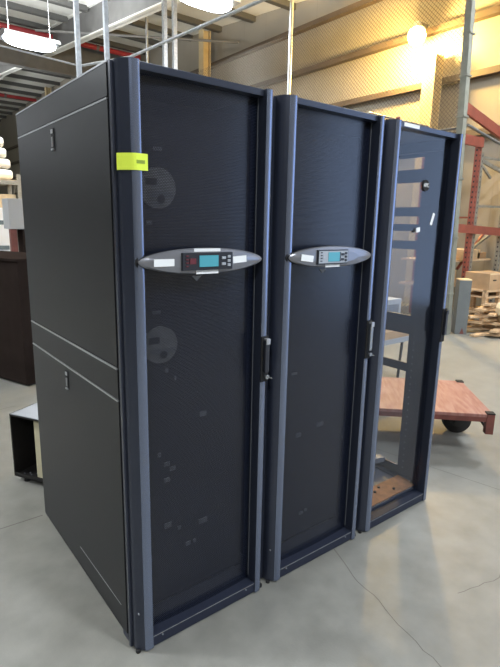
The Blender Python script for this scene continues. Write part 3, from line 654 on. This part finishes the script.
# ---------------------------------------------------------------- right-hand storage
t = empty('pallet_rack', (7.39, 2.95, 0), 'orange and grey pallet rack by the wall at the right edge', 'pallet rack')
def upright(x, y, m, z1, name='upright'):
    b = MB(); b.box((x - 0.04, y - 0.035, 0), (x + 0.04, y + 0.035, z1), m)
    z = 0.1
    while z < z1 - 0.05:
        b.box((x - 0.008, y - 0.0362, z), (x + 0.010, y - 0.035, z + 0.03), 'crate'); b.box((x - 0.0412, y - 0.012, z), (x - 0.04, y + 0.012, z + 0.03), 'crate'); z += 0.08
    b.build(name, t)
upright(-0.02, 0, 'orange', 2.95); upright(0.07, 0, 'uprt', 2.72); upright(-0.02, 0.95, 'orange', 2.95); upright(1.02, 0.0, 'uprt', 2.40)
for (p, q, w, h, m) in (((-0.75, -0.04, 3.33), (1.2, -0.04, 2.93), 0.05, 0.15, 'orange'), ((-0.55, -0.045, 2.86), (0.0, -0.045, 2.86), 0.05, 0.14, 'orange'),
                        ((-0.55, -0.06, 1.545), (1.1, -0.06, 1.485), 0.05, 0.13, 'orange'), ((-0.4, 0.9, 2.42), (1.1, 0.9, 2.42), 0.05, 0.14, 'greybox'),
                        ((0.08, 0.0, 2.66), (1.1, 0.0, 2.68), 0.03, 0.035, 'uprt'), ((0.08, 0.0, 2.62), (1.1, 0.0, 2.44), 0.03, 0.06, 'uprt'), ((0.08, 0.0, 2.58), (0.45, 0.0, 2.36), 0.03, 0.035, 'uprt'),
                        ((0.08, 0.0, 1.90), (1.1, 0.0, 1.92), 0.03, 0.035, 'uprt'), ((0.08, 0.5, 1.72), (1.1, 0.5, 1.74), 0.03, 0.03, 'orange'),
                        ((0.08, 0.1, 1.12), (1.0, 0.1, 1.5), 0.03, 0.04, 'uprt'), ((0.25, 0.3, 0.85), (1.0, 0.3, 1.45), 0.03, 0.04, 'orange')):
    b = MB(); b.bar(p, q, w, h, m); b.build('beam' if h > 0.1 else 'brace', t)
for z in (1.02, 0.6):
    b = MB(); b.box((-0.5, 0.15, z - 0.03), (1.1, 0.93, z), 'wood'); b.build('shelf', t)
for i, (x, z, w, h, m, nm) in enumerate(((7.95, 1.02, 0.55, 0.16, 'cardlight', 'flat light cardboard box'), (7.15, 1.02, 0.3, 0.22, 'card', 'small brown cardboard box'), (8.3, 1.02, 0.3, 0.11, 'card', 'low brown cardboard tray'), (7.3, 0.6, 0.42, 0.24, 'cardlight', 'squat light cardboard box'))):
    b = MB(); b.box((-w / 2, -0.22, 0), (w / 2, 0.22, h), m, bevel=0.005); b.box((-0.03, -0.221, h - 0.001), (0.03, 0.221, h + 0.002), 'bag')
    tag(b.build('cardboard_box', None, (x, 3.4, z)), '%s on the %s shelf of the pallet rack' % (nm, 'upper' if z > 1 else 'lower'), 'box')
# grey tall box, cardboard carton on crate
t = empty('grey_locker', (6.30, 2.42, 0), 'upright plain grey metal box standing before the pallet rack', 'locker', None, math.atan2(-0.235, 0.234))
b = MB(); b.box((0, 0.0, 0.0), (0.17, 0.20, 0.80), 'greymetal', bevel=0.004); b.build('body', t)
b = MB(); b.box((0.0, 0.0, 0.80), (0.17, 0.20, 0.815), 'cardlight'); b.build('top_board', t)
b = MB(); b.prism([(0.07, 0.01), (0.13, 0.01), (0.10, 0.10)], 'y', -0.004, 0.0, 'rust'); b.build('warning_sticker', t)
b = MB(); b.box((-0.28, -0.22, 0), (0.28, 0.22, 0.25), 'card', bevel=0.004)
b.box((-0.28, -0.221, 0.235), (0.28, -0.216, 0.258), 'cardlight'); b.box((-0.20, -0.223, 0.14), (-0.12, -0.219, 0.16), 'crate')
tag(b.build('carton', None, (7.29, 2.50, 0.62), -0.15), 'large brown carton with hand hole above the lumber pile', 'box')
b = MB()
for z in (0.0, 0.25, 0.5): b.box((-0.36, -0.26, z), (0.36, 0.26, z + 0.025), 'wood')
for x in (-0.33, 0.0, 0.33):
    for yy in (-0.22, 0.22): b.box((x - 0.03, yy - 0.03, 0), (x + 0.03, yy + 0.03, 0.62), 'wood')
b.box((-0.36, -0.26, 0.595), (0.36, 0.26, 0.62), 'wood')
tag(b.build('slatted_crate', None, (7.29, 2.51, 0), -0.15), 'slatted wooden crate under the brown carton, behind the lumber pile', 'crate')
# lumber pile
pl = [(6.85, 2.25, 0.02, 1.1, -12), (7.0, 2.35, 0.05, 1.0, -40), (6.9, 2.15, 0.08, 0.9, 12), (7.05, 2.4, 0.12, 1.0, -25), (6.85, 2.3, 0.16, 0.9, -60), (7.1, 2.3, 0.20, 1.1, 3),
      (6.95, 2.4, 0.24, 1.0, -18), (7.0, 2.3, 0.28, 0.9, 20), (7.1, 2.42, 0.32, 1.0, -5), (7.05, 2.45, 0.36, 0.9, 10), (7.15, 2.45, 0.40, 0.9, 18), (6.75, 2.08, 0.03, 0.6, -75), (6.82, 2.02, 0.07, 0.55, -55), (7.05, 2.02, 0.03, 0.6, 65)]
for i, (x, yy, z, ln, a) in enumerate(pl):
    w = random.uniform(0.07, 0.13)
    b = MB(); b.box((-ln / 2 * 0.7, -w / 2, -0.016), (ln / 2 * 0.7, w / 2, 0.016), 'wood', rot=Matrix.Rotation(math.radians(random.uniform(-5, 5)), 3, 'Y'))
    tag(b.build('scrap_plank', None, (x - 0.15, yy - 0.17, z + 0.015), math.radians(a)), 'rough scrap plank in the lumber pile beside the grey metal box', 'plank', 'scrap planks in the lumber pile')
# cloth-covered bench, cut by the right edge
t = empty('small_bench', (6.79, 1.70, 0), 'small wooden bench draped in cream cloth at the right edge', 'bench', None, -0.6)
b = MB(); b.box((-0.17, -0.12, 0.42), (0.45, 0.35, 0.45), 'wood'); b.build('seat', t)
b = MB(); b.prism([(-0.19, 0.30), (-0.195, 0.40), (-0.17, 0.47), (0.12, 0.49), (0.47, 0.47), (0.48, 0.31), (0.46, 0.29), (0.2, 0.30), (0.0, 0.285)], 'y', -0.14, 0.37, 'cloth'); b.build('cloth', t)
for x in (-0.14, 0.42):
    for yy in (-0.09, 0.31):
        b = MB(); b.box((x - 0.022, yy - 0.022, 0), (x + 0.022, yy + 0.022, 0.42), 'wood'); b.build('leg', t)

# side table seen through the end cabinet
t = empty('side_table', (3.72, 1.55, 0), 'small orange-topped table on thin dark legs seen through the glass door', 'table')
b = MB(); b.box((-0.35, -0.05, 0.45), (0.25, 0.5, 0.53), 'card', bevel=0.004); b.build('table_top', t)
b = MB(); b.box((-0.35, -0.06, 0.40), (0.25, 0.5, 0.45), 'greybox'); b.build('apron', t)
for x, yy in ((0.0, 0.0), (-0.3, 0.45), (0.2, 0.45)):
    b = MB(); b.bar((x, yy, 0), (x + 0.03, yy, 0.41), 0.02, 0.02, 'crate', up=(0, 1, 0)); b.build('leg', t)
b = MB(); b.box((-0.14, -0.1, 0), (0.14, 0.12, 0.30), 'greybox', bevel=0.006); b.box((-0.10, -0.102, 0.05), (0.10, -0.1, 0.25), 'crate_top')
tag(b.build('grey_case', None, (3.58, 1.68, 0.531)), 'small grey case on the orange-topped table seen through the glass door', 'case')
